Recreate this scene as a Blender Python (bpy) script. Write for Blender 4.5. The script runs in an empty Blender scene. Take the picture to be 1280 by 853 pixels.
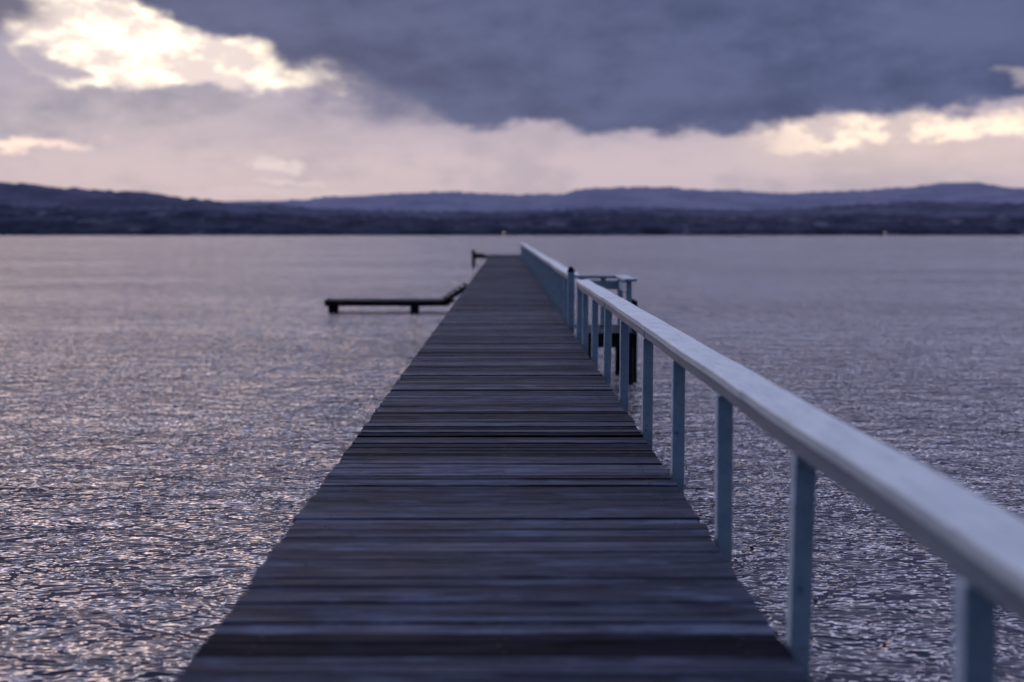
import bpy, bmesh, math, random
from mathutils import Vector, Matrix, noise as mnoise
random.seed(7)
S=bpy.context.scene
DZ=0.85            # deck top above water
CH=2.45            # camera height above water
F=1778.0

# ------------------------------------------------------------ helpers
class NB:
    def __init__(s,tree): s.t=tree; s.n=tree.nodes; s.l=tree.links
    def new(s,typ,**kw):
        nd=s.n.new(typ)
        for k,v in kw.items(): setattr(nd,k,v)
        return nd
    def put(s,sock,v):
        if isinstance(v,bpy.types.NodeSocket): s.l.new(v,sock)
        elif v is not None: sock.default_value=v
    def m(s,op,a,b=None,c=None,clamp=False):
        nd=s.new('ShaderNodeMath',operation=op,use_clamp=clamp)
        s.put(nd.inputs[0],a)
        if b is not None: s.put(nd.inputs[1],b)
        if c is not None: s.put(nd.inputs[2],c)
        return nd.outputs[0]
    def vm(s,op,a,b=None):
        nd=s.new('ShaderNodeVectorMath',operation=op)
        s.put(nd.inputs[0],a)
        if b is not None: s.put(nd.inputs[1],b)
        return nd.outputs[0]
    def ss(s,x,lo,hi,a=0.0,b=1.0):
        nd=s.new('ShaderNodeMapRange',interpolation_type='SMOOTHSTEP')
        s.put(nd.inputs[0],x); s.put(nd.inputs[1],lo); s.put(nd.inputs[2],hi)
        s.put(nd.inputs[3],a); s.put(nd.inputs[4],b)
        return nd.outputs[0]
    def mix(s,f,a,b,blend='MIX'):
        nd=s.new('ShaderNodeMix',data_type='RGBA',blend_type=blend)
        s.put(nd.inputs[0],f)
        s.put(nd.inputs[6],a if isinstance(a,bpy.types.NodeSocket) else (*a,1))
        s.put(nd.inputs[7],b if isinstance(b,bpy.types.NodeSocket) else (*b,1))
        return nd.outputs[2]
    def noise(s,vec,scale,detail=3,rough=.5,dist=0,out='Fac'):
        nd=s.new('ShaderNodeTexNoise')
        s.put(nd.inputs['Vector'],vec); nd.inputs['Scale'].default_value=scale
        nd.inputs['Detail'].default_value=detail; nd.inputs['Roughness'].default_value=rough
        nd.inputs['Distortion'].default_value=dist
        return nd.outputs[out]
    def sep(s,v):
        nd=s.new('ShaderNodeSeparateXYZ'); s.put(nd.inputs[0],v); return nd.outputs
    def comb(s,x,y,z):
        nd=s.new('ShaderNodeCombineXYZ')
        for i,v in enumerate((x,y,z)): s.put(nd.inputs[i],v)
        return nd.outputs[0]
    def ell(s,az,el,a0,e0,wa,we,slope=0.0):
        da=s.m('SUBTRACT',az,a0)
        de=s.m('SUBTRACT',s.m('SUBTRACT',el,e0),s.m('MULTIPLY',da,slope))
        u=s.m('DIVIDE',da,wa); v=s.m('DIVIDE',de,we)
        return s.m('SQRT',s.m('MULTIPLY_ADD',u,u,s.m('MULTIPLY',v,v)))

def mat(name):
    m=bpy.data.materials.new(name); m.use_nodes=True
    b=NB(m.node_tree); p=m.node_tree.nodes['Principled BSDF']
    return m,b,p

def mk_obj(name,bm,material=None,parent=None,bevel=0,seg=1):
    me=bpy.data.meshes.new(name); bm.to_mesh(me); bm.free()
    ob=bpy.data.objects.new(name,me); S.collection.objects.link(ob)
    if material: me.materials.append(material)
    if parent: ob.parent=parent
    if bevel:
        md=ob.modifiers.new('bevel','BEVEL'); md.width=bevel; md.segments=seg; md.limit_method='ANGLE'
    return ob
def empty(name):
    e=bpy.data.objects.new(name,None); S.collection.objects.link(e); e.empty_display_size=.3; return e
def box(bm,x0,x1,y0,y1,z0,z1,rot=None,val=None,jit=0):
    c=Vector(((x0+x1)/2,(y0+y1)/2,(z0+z1)/2)); d=Vector((x1-x0,y1-y0,z1-z0))/2
    vs=[]
    for sx,sy,sz in ((-1,-1,-1),(1,-1,-1),(1,1,-1),(-1,1,-1),(-1,-1,1),(1,-1,1),(1,1,1),(-1,1,1)):
        v=Vector((sx*d.x,sy*d.y,sz*d.z))
        if jit: v+=Vector((random.uniform(-jit,jit),random.uniform(-jit,jit),random.uniform(-jit,jit)*.4))
        if rot is not None: v=rot@v
        vs.append(bm.verts.new(c+v))
    fs=[]
    for f in ((3,2,1,0),(4,5,6,7),(0,1,5,4),(1,2,6,5),(2,3,7,6),(3,0,4,7)):
        fs.append(bm.faces.new([vs[i] for i in f]))
    if val is not None:
        lay=bm.loops.layers.float_color.get('pr') or bm.loops.layers.float_color.new('pr')
        for f in fs:
            for l in f.loops: l[lay]=(val[0],val[1],val[2],1)
    return vs
def cyl(bm,x,y,z0,z1,r0,r1,n=14):
    a=[];b=[]
    for i in range(n):
        t=2*math.pi*i/n
        a.append(bm.verts.new((x+r0*math.cos(t),y+r0*math.sin(t),z0)))
        b.append(bm.verts.new((x+r1*math.cos(t),y+r1*math.sin(t),z1)))
    for i in range(n):
        j=(i+1)%n; bm.faces.new((a[i],a[j],b[j],b[i]))
    bm.faces.new(b); bm.faces.new(a[::-1])

# ------------------------------------------------------------ world sky
W=bpy.data.worlds.new('sky'); S.world=W; W.use_nodes=True
t=W.node_tree; t.nodes.clear(); b=NB(t)
D=b.new('ShaderNodeTexCoord').outputs['Generated']
x,y,z=b.sep(D)[:3]
az0=b.m('ARCTAN2',x,y); el0=b.m('ARCSINE',z)
Dv=b.vm('MULTIPLY',D,(1,1,2.2))
w1=b.sep(b.noise(Dv,8,3,.55,0,'Color'))
w2=b.sep(b.noise(Dv,30,4,.62,0,'Color'))
nA=b.m('SUBTRACT',w1[0],.5); nB=b.m('SUBTRACT',w1[1],.5)
nC=b.m('SUBTRACT',w2[0],.5); nD=b.m('SUBTRACT',w2[1],.5)
az=b.m('ADD',az0,b.m('ADD',b.m('MULTIPLY',nA,.085),b.m('MULTIPLY',nC,.055)))
el=b.m('ADD',el0,b.m('ADD',b.m('MULTIPLY',nB,.030),b.m('MULTIPLY',nD,.028)))
n_mid=b.m('ADD',b.m('MULTIPLY',w1[2],.65),b.m('MULTIPLY',w2[0],.35))
n_fine=w2[2]; n_big=b.noise(Dv,4,2,.5)
# base haze band
g=b.ss(el,0.0,.13)
base=b.mix(g,(.58,.47,.52),(.43,.39,.50))
base=b.mix(b.ss(b.m('ABSOLUTE',b.m('SUBTRACT',el0,.048)),0,.035,.45,0),base,(.70,.58,.61))
base=b.mix(b.m('MULTIPLY',b.ss(n_mid,.45,.62),.5),base,(.38,.34,.42))
# left mottled grey
lm=b.m('MULTIPLY',b.ss(b.ell(az,el,-.26,.082,.17,.030),.3,1.1,1,0),.8)
base=b.mix(lm,base,b.mix(b.ss(n_mid,.38,.62),(.54,.47,.53),(.28,.28,.37)))
# bright opening upper left
o=b.m('MULTIPLY',b.ss(el,.097,.105),b.ss(az,-.345,-.322))
wis=b.ss(b.ell(az,el,-.300,.116,.032,.009,-.25),.6,1.2,.1,1)
o=b.m('MULTIPLY',o,wis)
o=b.m('MULTIPLY',o,b.ss(b.ell(az,el,-.245,.128,.125,.042,-.28),.8,1.12,1,0))
ocol=b.mix(b.ss(n_fine,.40,.58),(.86,.73,.70),(1.5,1.30,1.03))
base=b.mix(o,base,ocol)
# streaks
for a0,e0,wa,we,sl,c,k in ((-.338,.061,.050,.0055,0,(1.1,.85,.74),1.0),(-.155,.046,.016,.003,0,(.85,.74,.72),.6),(-.15,.036,.02,.003,0,(.8,.70,.70),.5),
      (-.16,.026,.10,.006,0,(.66,.56,.60),.5)):
    k2=b.m('MULTIPLY',b.ss(b.ell(az,el,a0,e0,wa,we,sl),.3,1.2,1,0),k); base=b.mix(k2,base,c)
# right: soft warm glow, then bright strip
base=b.mix(b.ss(b.ell(az0,el0,.30,.060,.20,.032),.1,1.1,.5,0),base,(.85,.66,.60))
r=b.m('MULTIPLY',b.ss(az,.16,.25),b.ss(b.m('ABSOLUTE',b.m('SUBTRACT',el,b.m('ADD',.060,b.m('MULTIPLY',az,.030)))),.006,.014,1,0))
rc=b.mix(b.ss(n_fine,.42,.60),(.72,.59,.58),(1.25,1.0,.80))
base=b.mix(r,base,rc)
# dark cloud deck: lower boundary from curve of azimuth
fc=b.new('ShaderNodeFloatCurve')
pts=[(-.5,.34),(-.40,.27),(-.30,.176),(-.23,.146),(-.165,.120),(-.135,.097),(-.10,.079),(-.04,.073),(.04,.067),(.12,.068),(.18,.066),(.224,.074),(.28,.080),(.364,.088),(.5,.11)]
cv=fc.mapping.curves[0]
P=[((a+.5),e/.34) for a,e in pts]
cv.points[0].location=P[0]; cv.points[1].location=P[-1]
for p in P[1:-1]: cv.points.new(*p)
fc.mapping.update()
b.put(fc.inputs['Value'],b.m('ADD',az,.5))
B=b.m('MULTIPLY',fc.outputs[0],.34)
d=b.m('SUBTRACT',el,B)
soft=b.ss(b.ell(az0,el0,-.12,.10,.09,.05),.2,1.2,.036,.008)
dm=b.ss(d,b.m('MULTIPLY',soft,-.3),soft)
dc=b.mix(b.ss(n_mid,.35,.62),(.070,.088,.188),(.114,.136,.265))
dc=b.mix(b.ss(b.ell(az,el,.30,.135,.10,.03),.2,1.2,.6,0),dc,(.145,.178,.315))
base=b.mix(dm,base,dc)
# corner cloud
base=b.mix(b.ss(b.ell(az0,b.m('ADD',el0,b.m('MULTIPLY',nD,.03)),-.348,.152,.046,.024,-.1),.5,1.15,1,0),base,(.15,.15,.24))
# bright chink in right of the deck
base=b.mix(b.ss(b.ell(az,el,.352,.103,.022,.007),.4,1.2,.4,0),base,(.75,.64,.64))
# above the frame: unseen sky, made brighter to lift the water's reflections
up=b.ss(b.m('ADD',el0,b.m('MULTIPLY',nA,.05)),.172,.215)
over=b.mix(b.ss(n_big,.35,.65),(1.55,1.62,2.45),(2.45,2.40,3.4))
glint_patch=b.m('MULTIPLY',b.ss(b.ell(az0,el0,-.52,.40,.46,.42),.3,1.1,1,0),b.ss(n_mid,.40,.56,.25,1))
over=b.mix(glint_patch,over,(5.8,4.1,3.5))  # warm patch added out of view, for pinkish glints on the water
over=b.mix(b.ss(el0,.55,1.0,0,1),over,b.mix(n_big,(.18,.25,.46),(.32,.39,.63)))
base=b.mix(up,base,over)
# behind the viewer: duller blue dusk
bk=b.ss(y,.45,-.25)
bk=b.m('MULTIPLY',bk,b.ss(el0,1.2,.7))
base=b.mix(bk,base,b.mix(n_big,(.13,.18,.31),(.20,.26,.42)))
sk=b.new('ShaderNodeTexSky',sky_type='NISHITA',sun_disc=False)
sk.sun_elevation=math.radians(8); sk.sun_rotation=-.25
bgS=b.new('ShaderNodeBackground'); b.put(bgS.inputs[0],sk.outputs[0]); bgS.inputs[1].default_value=.05
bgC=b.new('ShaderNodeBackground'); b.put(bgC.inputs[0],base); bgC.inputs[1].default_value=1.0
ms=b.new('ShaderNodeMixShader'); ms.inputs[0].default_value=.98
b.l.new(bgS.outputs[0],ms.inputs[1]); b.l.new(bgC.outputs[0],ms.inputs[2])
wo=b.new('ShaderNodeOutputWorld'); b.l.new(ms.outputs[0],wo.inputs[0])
try: W.cycles.sampling_method='NONE'
except Exception as ex: print(ex)

# ------------------------------------------------------------ materials
# water
mw,b,p=mat('lake_water')
G=b.new('ShaderNodeNewGeometry').outputs['Position']
def hgt(off):
    v=b.vm('MULTIPLY',b.vm('ADD',G,off),(.72,1.0,1))
    h1=b.noise(v,.6,1,.5)
    h2=b.noise(v,2.4,3,.62,.5)
    h3=b.noise(v,12.0,1,.6)
    return b.m('ADD',b.m('ADD',b.m('MULTIPLY',h1,.44),b.m('MULTIPLY',h2,.31)),b.m('MULTIPLY',h3,.055))
e=.012
h0=hgt((0,0,0)); hx=hgt((e,0,0)); hy=hgt((0,e,0))
gust=b.ss(b.noise(b.vm('MULTIPLY',G,(.6,1,1)),.06,3,.6),.35,.65,1.05,1.6)
k=b.m('MULTIPLY',gust,1/e)
sx=b.m('MULTIPLY',b.m('SUBTRACT',h0,hx),k); sy=b.m('MULTIPLY',b.m('SUBTRACT',h0,hy),k)
N=b.vm('NORMALIZE',b.comb(sx,sy,1.0))
b.put(p.inputs['Normal'],N)
p.inputs['Base Color'].default_value=(.034,.037,.064,1)
p.inputs['Roughness'].default_value=.06; p.inputs['IOR'].default_value=1.5

# deck wood
md,b,p=mat('weathered_deck_wood')
G=b.new('ShaderNodeNewGeometry').outputs['Position']
at=b.new('ShaderNodeAttribute',attribute_name='pr').outputs['Color']
pr=b.sep(at)
off=b.comb(b.m('MULTIPLY',pr[0],37),b.m('MULTIPLY',pr[1],11),0)
v=b.vm('ADD',G,off)
gr=b.noise(b.vm('MULTIPLY',v,(1.2,42,10)),1,4,.65,.4)
gr2=b.noise(b.vm('MULTIPLY',v,(2.5,130,30)),1,2,.6)
blot=b.noise(b.vm('MULTIPLY',v,(1,2.5,1)),1.9,4,.65)
c=b.mix(b.ss(gr,.36,.66),(.006,.009,.020),(.033,.047,.088))
c=b.mix(b.m('MULTIPLY',b.ss(gr2,.48,.64),.8),c,(.003,.004,.009))
c=b.mix(b.m('MULTIPLY',b.ss(blot,.48,.68),.6),c,(.075,.100,.160))
br=b.m('ADD',.20,pr[2])
c=b.mix(1.0,c,b.comb(br,br,br),'MULTIPLY')
b.put(p.inputs['Base Color'],c)
b.put(p.inputs['Roughness'],b.ss(blot,.3,.7,.55,.78))
b.put(p.inputs['Specular IOR Level'],b.m('MULTIPLY',b.ss(gr,.35,.6,.3,1.0),b.m('MULTIPLY',br,.030)))
p.inputs['Specular Tint'].default_value=(.5,.72,1,1)
bp=b.new('ShaderNodeBump'); bp.inputs['Strength'].default_value=1.0; bp.inputs['Distance'].default_value=.009
b.put(bp.inputs['Height'],b.m('ADD',gr,b.m('MULTIPLY',gr2,.5))); b.put(p.inputs['Normal'],bp.outputs[0])

def paint(name,c1,c2,ro=.5):
    m,b,p=mat(name)
    G=b.new('ShaderNodeNewGeometry').outputs['Position']
    n=b.noise(b.vm('MULTIPLY',G,(4,1,4)),2.2,3,.6); n2=b.noise(b.vm('MULTIPLY',G,(30,2.5,30)),1.5,3,.65)
    n3=b.noise(G,22,3,.6)
    c=b.mix(b.ss(n,.3,.7),c1,c2)
    c=b.mix(b.m('MULTIPLY',b.ss(n2,.55,.72),.5),c,tuple(q*.45 for q in c1))
    c=b.mix(b.ss(n3,.64,.70,0,.6),c,(.06,.065,.08))
    b.put(p.inputs['Base Color'],c); p.inputs['Roughness'].default_value=ro
    p.inputs['Specular IOR Level'].default_value=.10
    bp=b.new('ShaderNodeBump'); bp.inputs['Strength'].default_value=.4; bp.inputs['Distance'].default_value=.004
    b.put(bp.inputs['Height'],b.m('ADD',n2,b.m('MULTIPLY',n3,.4))); b.put(p.inputs['Normal'],bp.outputs[0])
    return m
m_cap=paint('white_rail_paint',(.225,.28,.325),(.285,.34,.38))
m_side=paint('side_rail_paint',(.075,.10,.135),(.11,.135,.175))  # darker, greyer tone than the cap rail
m_post=paint('pale_blue_post_paint',(.19,.25,.32),(.245,.305,.375),.6)
def dark(name,c1,c2):
    m,b,p=mat(name)
    G=b.new('ShaderNodeNewGeometry').outputs['Position']
    n=b.noise(b.vm('MULTIPLY',G,(6,6,2)),2,3,.6)
    b.put(p.inputs['Base Color'],b.mix(b.ss(n,.3,.7),c1,c2)); p.inputs['Roughness'].default_value=.8
    p.inputs['Specular IOR Level'].default_value=.05
    return m
m_dark=dark('wet_dark_timber',(.006,.007,.010),(.015,.016,.022))
m_metal,_,pp=mat('rusty_nail'); pp.inputs['Base Color'].default_value=(.01,.009,.012,1); pp.inputs['Roughness'].default_value=.7

# ------------------------------------------------------------ water sheet
bm=bmesh.new()
xs=[-4500,-600,-60,60,600,4500]; ys=[-400,-20,60,400,1900]
vv=[[bm.verts.new((X,Y,0)) for X in xs] for Y in ys]
for j in range(len(ys)-1):
    for i in range(len(xs)-1): bm.faces.new((vv[j][i],vv[j][i+1],vv[j+1][i+1],vv[j+1][i]))
mk_obj('lake_water',bm,mw)

# ------------------------------------------------------------ pier
XL,XR=-1.18,1.09
Y0,Y1=-4.0,108.5
pier=empty('wooden_pier')
bm=bmesh.new(); nails=bmesh.new()
yy=Y0; i=0
while yy<Y1:
    w=random.choice((.10,.14,.14,.145,.19,.2))*random.uniform(.95,1.05)
    gap=random.choice((.004,.006,.008,.011,.014)) if random.random()<.86 else .026
    dz=random.uniform(-.004,.004)+ (random.uniform(-.006,.007) if random.random()<.15 else 0)
    R=Matrix.Rotation(random.gauss(0,.0018),3,'Z')@Matrix.Rotation(random.gauss(0,.016),3,'X')@Matrix.Rotation(random.gauss(0,.0012),3,'Y')
    a=XL+random.gauss(0,.006); c=XR+random.gauss(0,.006)
    br=min(1.3,max(0.02,random.gauss(.6,.30)))
    box(bm,a,c,yy,yy+w,DZ-.045+dz,DZ+dz,R,(random.random(),random.random(),br),.0015)
    if yy<45:
        for nx in (-.98,-.02,.92):
            for ny in (.28,.72):
                X=nx+random.gauss(0,.012); Y=yy+w*ny+random.gauss(0,.006)
                cyl(nails,X,Y,DZ+dz-.01,DZ+dz+.0025,.006,.005,8)
    yy+=w+gap; i+=1
mk_obj('deck_planks',bm,md,pier,.004,2)
mk_obj('nail_heads',nails,m_metal,pier)
bm=bmesh.new()
for X in (-1.0,-.02,.92): box(bm,X-.05,X+.05,Y0,Y1,DZ-.28,DZ-.062)
yy=-2.5
while yy<Y1:
    box(bm,-1.1,1.02,yy-.09,yy+.09,DZ-.46,DZ-.285)
    yy+=4.0
mk_obj('beams',bm,m_dark,pier)
bm=bmesh.new(); yy=-2.5
while yy<Y1:
    for X in (-.85,.78): cyl(bm,X,yy,-2.5,DZ-.463,.13,.12)
    yy+=4.0
mk_obj('piles',bm,m_dark,pier)
# T head at the far end
bm=bmesh.new()
yy=105.5
for i in range(15):
    v3=(random.random(),random.random(),random.uniform(.3,.8))
    box(bm,-2.5,XL-.03,yy,yy+.19,DZ-.05,DZ-.005,None,v3); box(bm,XR+.03,3.0,yy,yy+.19,DZ-.05,DZ-.005,None,v3); yy+=.2
mk_obj('head_planks',bm,md,pier,.004)
bm=bmesh.new()
for X in (-2.4,2.9):
    for Y in (105.7,108.2): cyl(bm,X,Y,-2.5,DZ-.06,.12,.11)
box(bm,-2.48,-1.3,105.55,105.7,DZ-.25,DZ-.055); box(bm,1.2,2.98,105.55,105.7,DZ-.25,DZ-.055)
cyl(bm,-2.4,105.62,DZ-.06,DZ+.42,.13,.12)
box(bm,-2.5,-1.6,106.1,106.5,DZ+.0,DZ+.12)
mk_obj('head_piles',bm,m_dark,pier)

# ------------------------------------------------------------ handrails
ZT=CH-.73; ZU=ZT-.12
def rail(name,y0,y1,posts,sections):
    e=empty(name)
    bm=bmesh.new(); bs=bmesh.new(); a=y0
    def wob(Y): return .006*math.sin(Y*.55)+.004*math.sin(Y*1.7+1)
    for s in range(len(sections)-1):
        a,c=sections[s]+.003,sections[s+1]-.003
        n=max(2,int((c-a)/.5)); 
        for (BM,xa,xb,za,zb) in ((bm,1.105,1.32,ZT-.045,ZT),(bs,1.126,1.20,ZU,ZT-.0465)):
            prev=None; dx=random.uniform(-.006,.006); dzz=random.uniform(-.003,.003)
            for q in range(n+1):
                Y=a+(c-a)*q/n; wx=wob(Y)+dx; wz=.5*wob(Y*1.3+2)+dzz
                ring=[BM.verts.new((X+wx,Y,Z+wz)) for X,Z in ((xa,za),(xb,za),(xb,zb),(xa,zb))]
                if prev:
                    for k in range(4): BM.faces.new((prev[k],prev[(k+1)%4],ring[(k+1)%4],ring[k]))
                else: BM.faces.new(ring)
                prev=ring
            BM.faces.new(prev[::-1])
    for B_ in (bm,bs): bmesh.ops.recalc_face_normals(B_,faces=B_.faces)
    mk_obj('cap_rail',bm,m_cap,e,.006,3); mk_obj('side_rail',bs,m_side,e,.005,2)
    bm=bmesh.new()
    for Y in posts:
        r=Matrix.Rotation(random.gauss(0,.006),3,'Y')@Matrix.Rotation(random.gauss(0,.006),3,'X')
        box(bm,1.122,1.205,Y-.045,Y+.045,DZ-.42,ZU-.003,r)
    mk_obj('posts',bm,m_post,e,.006,2)
    return e
rail('pier_handrail',-2.0,22.6,[-.6,1.4,3.44,5.53,7.5,9.53,11.6,13.9,16.2,18.5,20.7,22.4],[-2.0,2.4,6.6,11.6,16.2,22.6])
e2=rail('pier_handrail',25.2,106,[25.4+2.05*k for k in range(40)],[25.25+4.1*k for k in range(21)])
# ------------------------------------------------------------ side landing on the right
ld=empty('boarding_landing')
bm=bmesh.new(); yy=22.9
while yy<24.9:
    box(bm,1.22,2.1,yy,yy+.17,DZ-.05,DZ-.006,None,(random.random(),random.random(),random.uniform(.3,.7))); yy+=.18
mk_obj('landing_planks',bm,md,ld,.004)
bm=bmesh.new()
for X in (1.32,2.0):
    for Y in (23.0,24.8): cyl(bm,X,Y,-2.5,DZ-.052,.085,.08)
box(bm,1.24,2.08,22.92,23.0,DZ-.24,DZ-.053); box(bm,1.24,2.08,24.8,24.9,DZ-.24,DZ-.053)
mk_obj('landing_frame',bm,m_dark,ld)
bm=bmesh.new()
for X in (1.33,1.70,2.0):
    box(bm,X-.045,X+.045,24.76,24.85,DZ-.004,ZT-.05)
box(bm,1.955,2.045,23.05,23.14,DZ-.004,ZT-.05)
box(bm,1.25,2.08,24.73,24.757,ZT-.24,ZT-.09)
box(bm,1.957,1.985,23.145,24.72,ZT-.24,ZT-.09)
mk_obj('landing_posts',bm,m_post,ld,.005)
bm=bmesh.new()
box(bm,1.24,2.12,24.70,24.9,ZT-.048,ZT); box(bm,1.92,2.12,22.95,24.697,ZT-.048,ZT)
mk_obj('landing_cap',bm,m_post,ld,.006)
bm=bmesh.new()
box(bm,1.09,1.21,24.95,25.07,DZ-.4,ZT+.05)
mk_obj('gate_post',bm,m_post,ld,.006)
bm=bmesh.new(); cyl(bm,1.15,25.01,ZT+.05,ZT+.08,.07,.07); cyl(bm,1.15,25.01,ZT+.08,ZT+.13,.06,.045); cyl(bm,1.15,25.01,ZT+.13,ZT+.15,.045,.02)
mk_obj('gate_post_cap',bm,m_dark,ld)
# ladder down to the water
bm=bmesh.new()
for Y in (23.3,23.8): box(bm,2.105,2.16,Y-.03,Y+.03,-.6,DZ+.5)
for k in range(5): box(bm,2.11,2.15,23.333,23.767,-.3+k*.27,-.26+k*.27)
mk_obj('ladder',bm,m_dark,ld)

# ------------------------------------------------------------ low boat landing on the left
lb=empty('boat_landing')
zt=CH-2.09
bm=bmesh.new(); X=-5.55
while X<-1.75:
    box(bm,X,X+.17,44.0,45.2,zt-.05,zt+random.uniform(-.004,.004),None,(random.random(),random.random(),random.uniform(.1,.35))); X+=.18
mk_obj('landing_planks',bm,m_dark,lb,.004)
bm=bmesh.new()
box(bm,-5.6,-1.75,43.9,43.98,zt-.15,zt+.02); box(bm,-5.6,-1.75,45.22,45.3,zt-.15,zt+.02)
box(bm,-5.6,-5.56,43.985,45.215,zt-.15,zt+.04)
for X in (-5.4,-2.85):
    for Y in (44.1,45.05): cyl(bm,X,Y,-2.5,zt-.052,.12,.11)
mk_obj('landing_frame',bm,m_dark,lb)
bm=bmesh.new()
L=math.hypot(.75,DZ-zt); ang=math.atan2(DZ-zt,.75)
for s in (-.5,0,.5):
    R=Matrix.Rotation(-ang,3,'Y')
    box(bm,-1.57-L/2,-1.57+L/2,44.6+s-.04,44.6+s+.04,(DZ+zt)/2-.12,(DZ+zt)/2+.0,R)
for k in range(5):
    f=(k+.5)/5; box(bm,-1.97+.75*f-.06,-1.97+.75*f+.06,44.0,45.2,zt+(DZ-zt)*f+.05,zt+(DZ-zt)*f+.09)
mk_obj('landing_ramp',bm,m_dark,lb)

# ------------------------------------------------------------ hills
def interp(pts,x):
    if x<=pts[0][0]: return pts[0][1]
    for (a,ya),(c,yc) in zip(pts,pts[1:]):
        if x<=c:
            t=(x-a)/(c-a); t=t*t*(3-2*t); return ya+(yc-ya)*t
    return pts[-1][1]
def hills(name,yf,yr,pts,amp,freq,c1,c2,seed,tree,nsc=.012,patch=None):
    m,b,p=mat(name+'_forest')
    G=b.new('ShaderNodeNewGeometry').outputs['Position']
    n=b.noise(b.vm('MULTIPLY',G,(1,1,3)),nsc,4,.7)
    c=b.mix(b.ss(n,.40,.60),c1,c2)  # distance haze is put into these base colours, paler and bluer farther off
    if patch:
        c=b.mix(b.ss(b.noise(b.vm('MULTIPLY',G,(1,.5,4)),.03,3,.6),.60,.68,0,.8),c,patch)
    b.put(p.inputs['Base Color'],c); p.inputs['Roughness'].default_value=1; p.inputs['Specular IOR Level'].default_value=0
    bm=bmesh.new(); nx=900; rows=[0,.04,.12,.25,.4,.55,.7,.85,.95,1.0,1.1,1.4]
    prev=None
    for j,t in enumerate(rows):
        Y=yf+(yr-yf)*t; row=[]
        for i in range(nx+1):
            px=-900+3100*i/nx
            X=(px-632)/F*yr
            H=(292-interp(pts,px))/F*yr+CH
            s=math.sin(min(t,1)*math.pi/2)**.8 if t<=1 else 1-.4*(t-1)*2
            h=H*s*(1+ .0)
            if t>0:
                h+=(mnoise.fractal(Vector((X*freq,Y*freq*2,seed)),1,2,5))*amp*min(1,t*3)
                h+=abs(mnoise.noise(Vector((X*.05,Y*.05,seed+3))))*tree+random.random()*tree*.35
            else: h=-1
            row.append(bm.verts.new((X,Y,h)))
        if prev:
            for i in range(nx): bm.faces.new((prev[i],prev[i+1],row[i+1],row[i]))
        prev=row
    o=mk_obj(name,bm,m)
    for pg in o.data.polygons: pg.use_smooth=True
    return o
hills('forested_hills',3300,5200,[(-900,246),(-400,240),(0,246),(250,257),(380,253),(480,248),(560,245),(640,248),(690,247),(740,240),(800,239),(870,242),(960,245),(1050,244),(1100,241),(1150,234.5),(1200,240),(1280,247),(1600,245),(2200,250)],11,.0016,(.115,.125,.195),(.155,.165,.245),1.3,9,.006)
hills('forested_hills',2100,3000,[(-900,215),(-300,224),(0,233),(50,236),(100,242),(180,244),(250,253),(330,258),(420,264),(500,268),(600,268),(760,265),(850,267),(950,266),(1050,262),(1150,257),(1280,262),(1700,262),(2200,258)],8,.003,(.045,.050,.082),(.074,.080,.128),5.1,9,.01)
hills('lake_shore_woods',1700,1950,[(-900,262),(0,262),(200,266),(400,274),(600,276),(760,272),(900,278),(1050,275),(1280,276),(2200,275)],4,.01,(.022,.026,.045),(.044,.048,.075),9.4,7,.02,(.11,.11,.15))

# distant lit lamps on the shore
ml,b,p=mat('lamp_glow'); p.inputs['Emission Color'].default_value=(1,.8,.6,1); p.inputs['Emission Strength'].default_value=2
for px,py,Y in ((68,273,1800),(630,292.3,1690),(1104,293,1690)):
    X=(px-632)/F*Y; Z=(292-py)/F*Y+CH
    bm=bmesh.new(); bmesh.ops.create_icosphere(bm,subdivisions=2,radius=.55,matrix=Matrix.Translation((X,Y-6,max(Z,3.2))))
    e=empty('street_lamp'); mk_obj('lamp_head',bm,ml,e)
    bm=bmesh.new(); cyl(bm,X,Y-6,-1,max(Z,3.2)-.45,.12,.08,8); mk_obj('lamp_pole',bm,m_dark,e)

# ------------------------------------------------------------ sun (veiled by cloud)
L=bpy.data.lights.new('sun','SUN'); L.energy=.12; L.angle=math.radians(40); L.color=(1,.80,.70)
so=bpy.data.objects.new('sun',L); S.collection.objects.link(so)
az_,el_=-.35,math.radians(14)
dr=Vector((math.sin(az_)*math.cos(el_),math.cos(az_)*math.cos(el_),math.sin(el_)))
so.rotation_euler=dr.to_track_quat('Z','Y').to_euler()

# ------------------------------------------------------------ camera
cam=bpy.data.cameras.new('camera'); co=bpy.data.objects.new('camera',cam); S.collection.objects.link(co)
cam.lens=50; cam.sensor_width=36; cam.clip_end=20000; cam.clip_start=.05
co.location=(0,0,CH)
co.rotation_euler=(math.radians(90)-math.atan(134.5/F),0,-math.atan(8/F))
cam.dof.use_dof=True; cam.dof.focus_distance=11.8; cam.dof.aperture_fstop=1.05; cam.dof.aperture_blades=8
S.camera=co
S.view_settings.view_transform='Standard'; S.view_settings.look='None'; S.view_settings.exposure=0
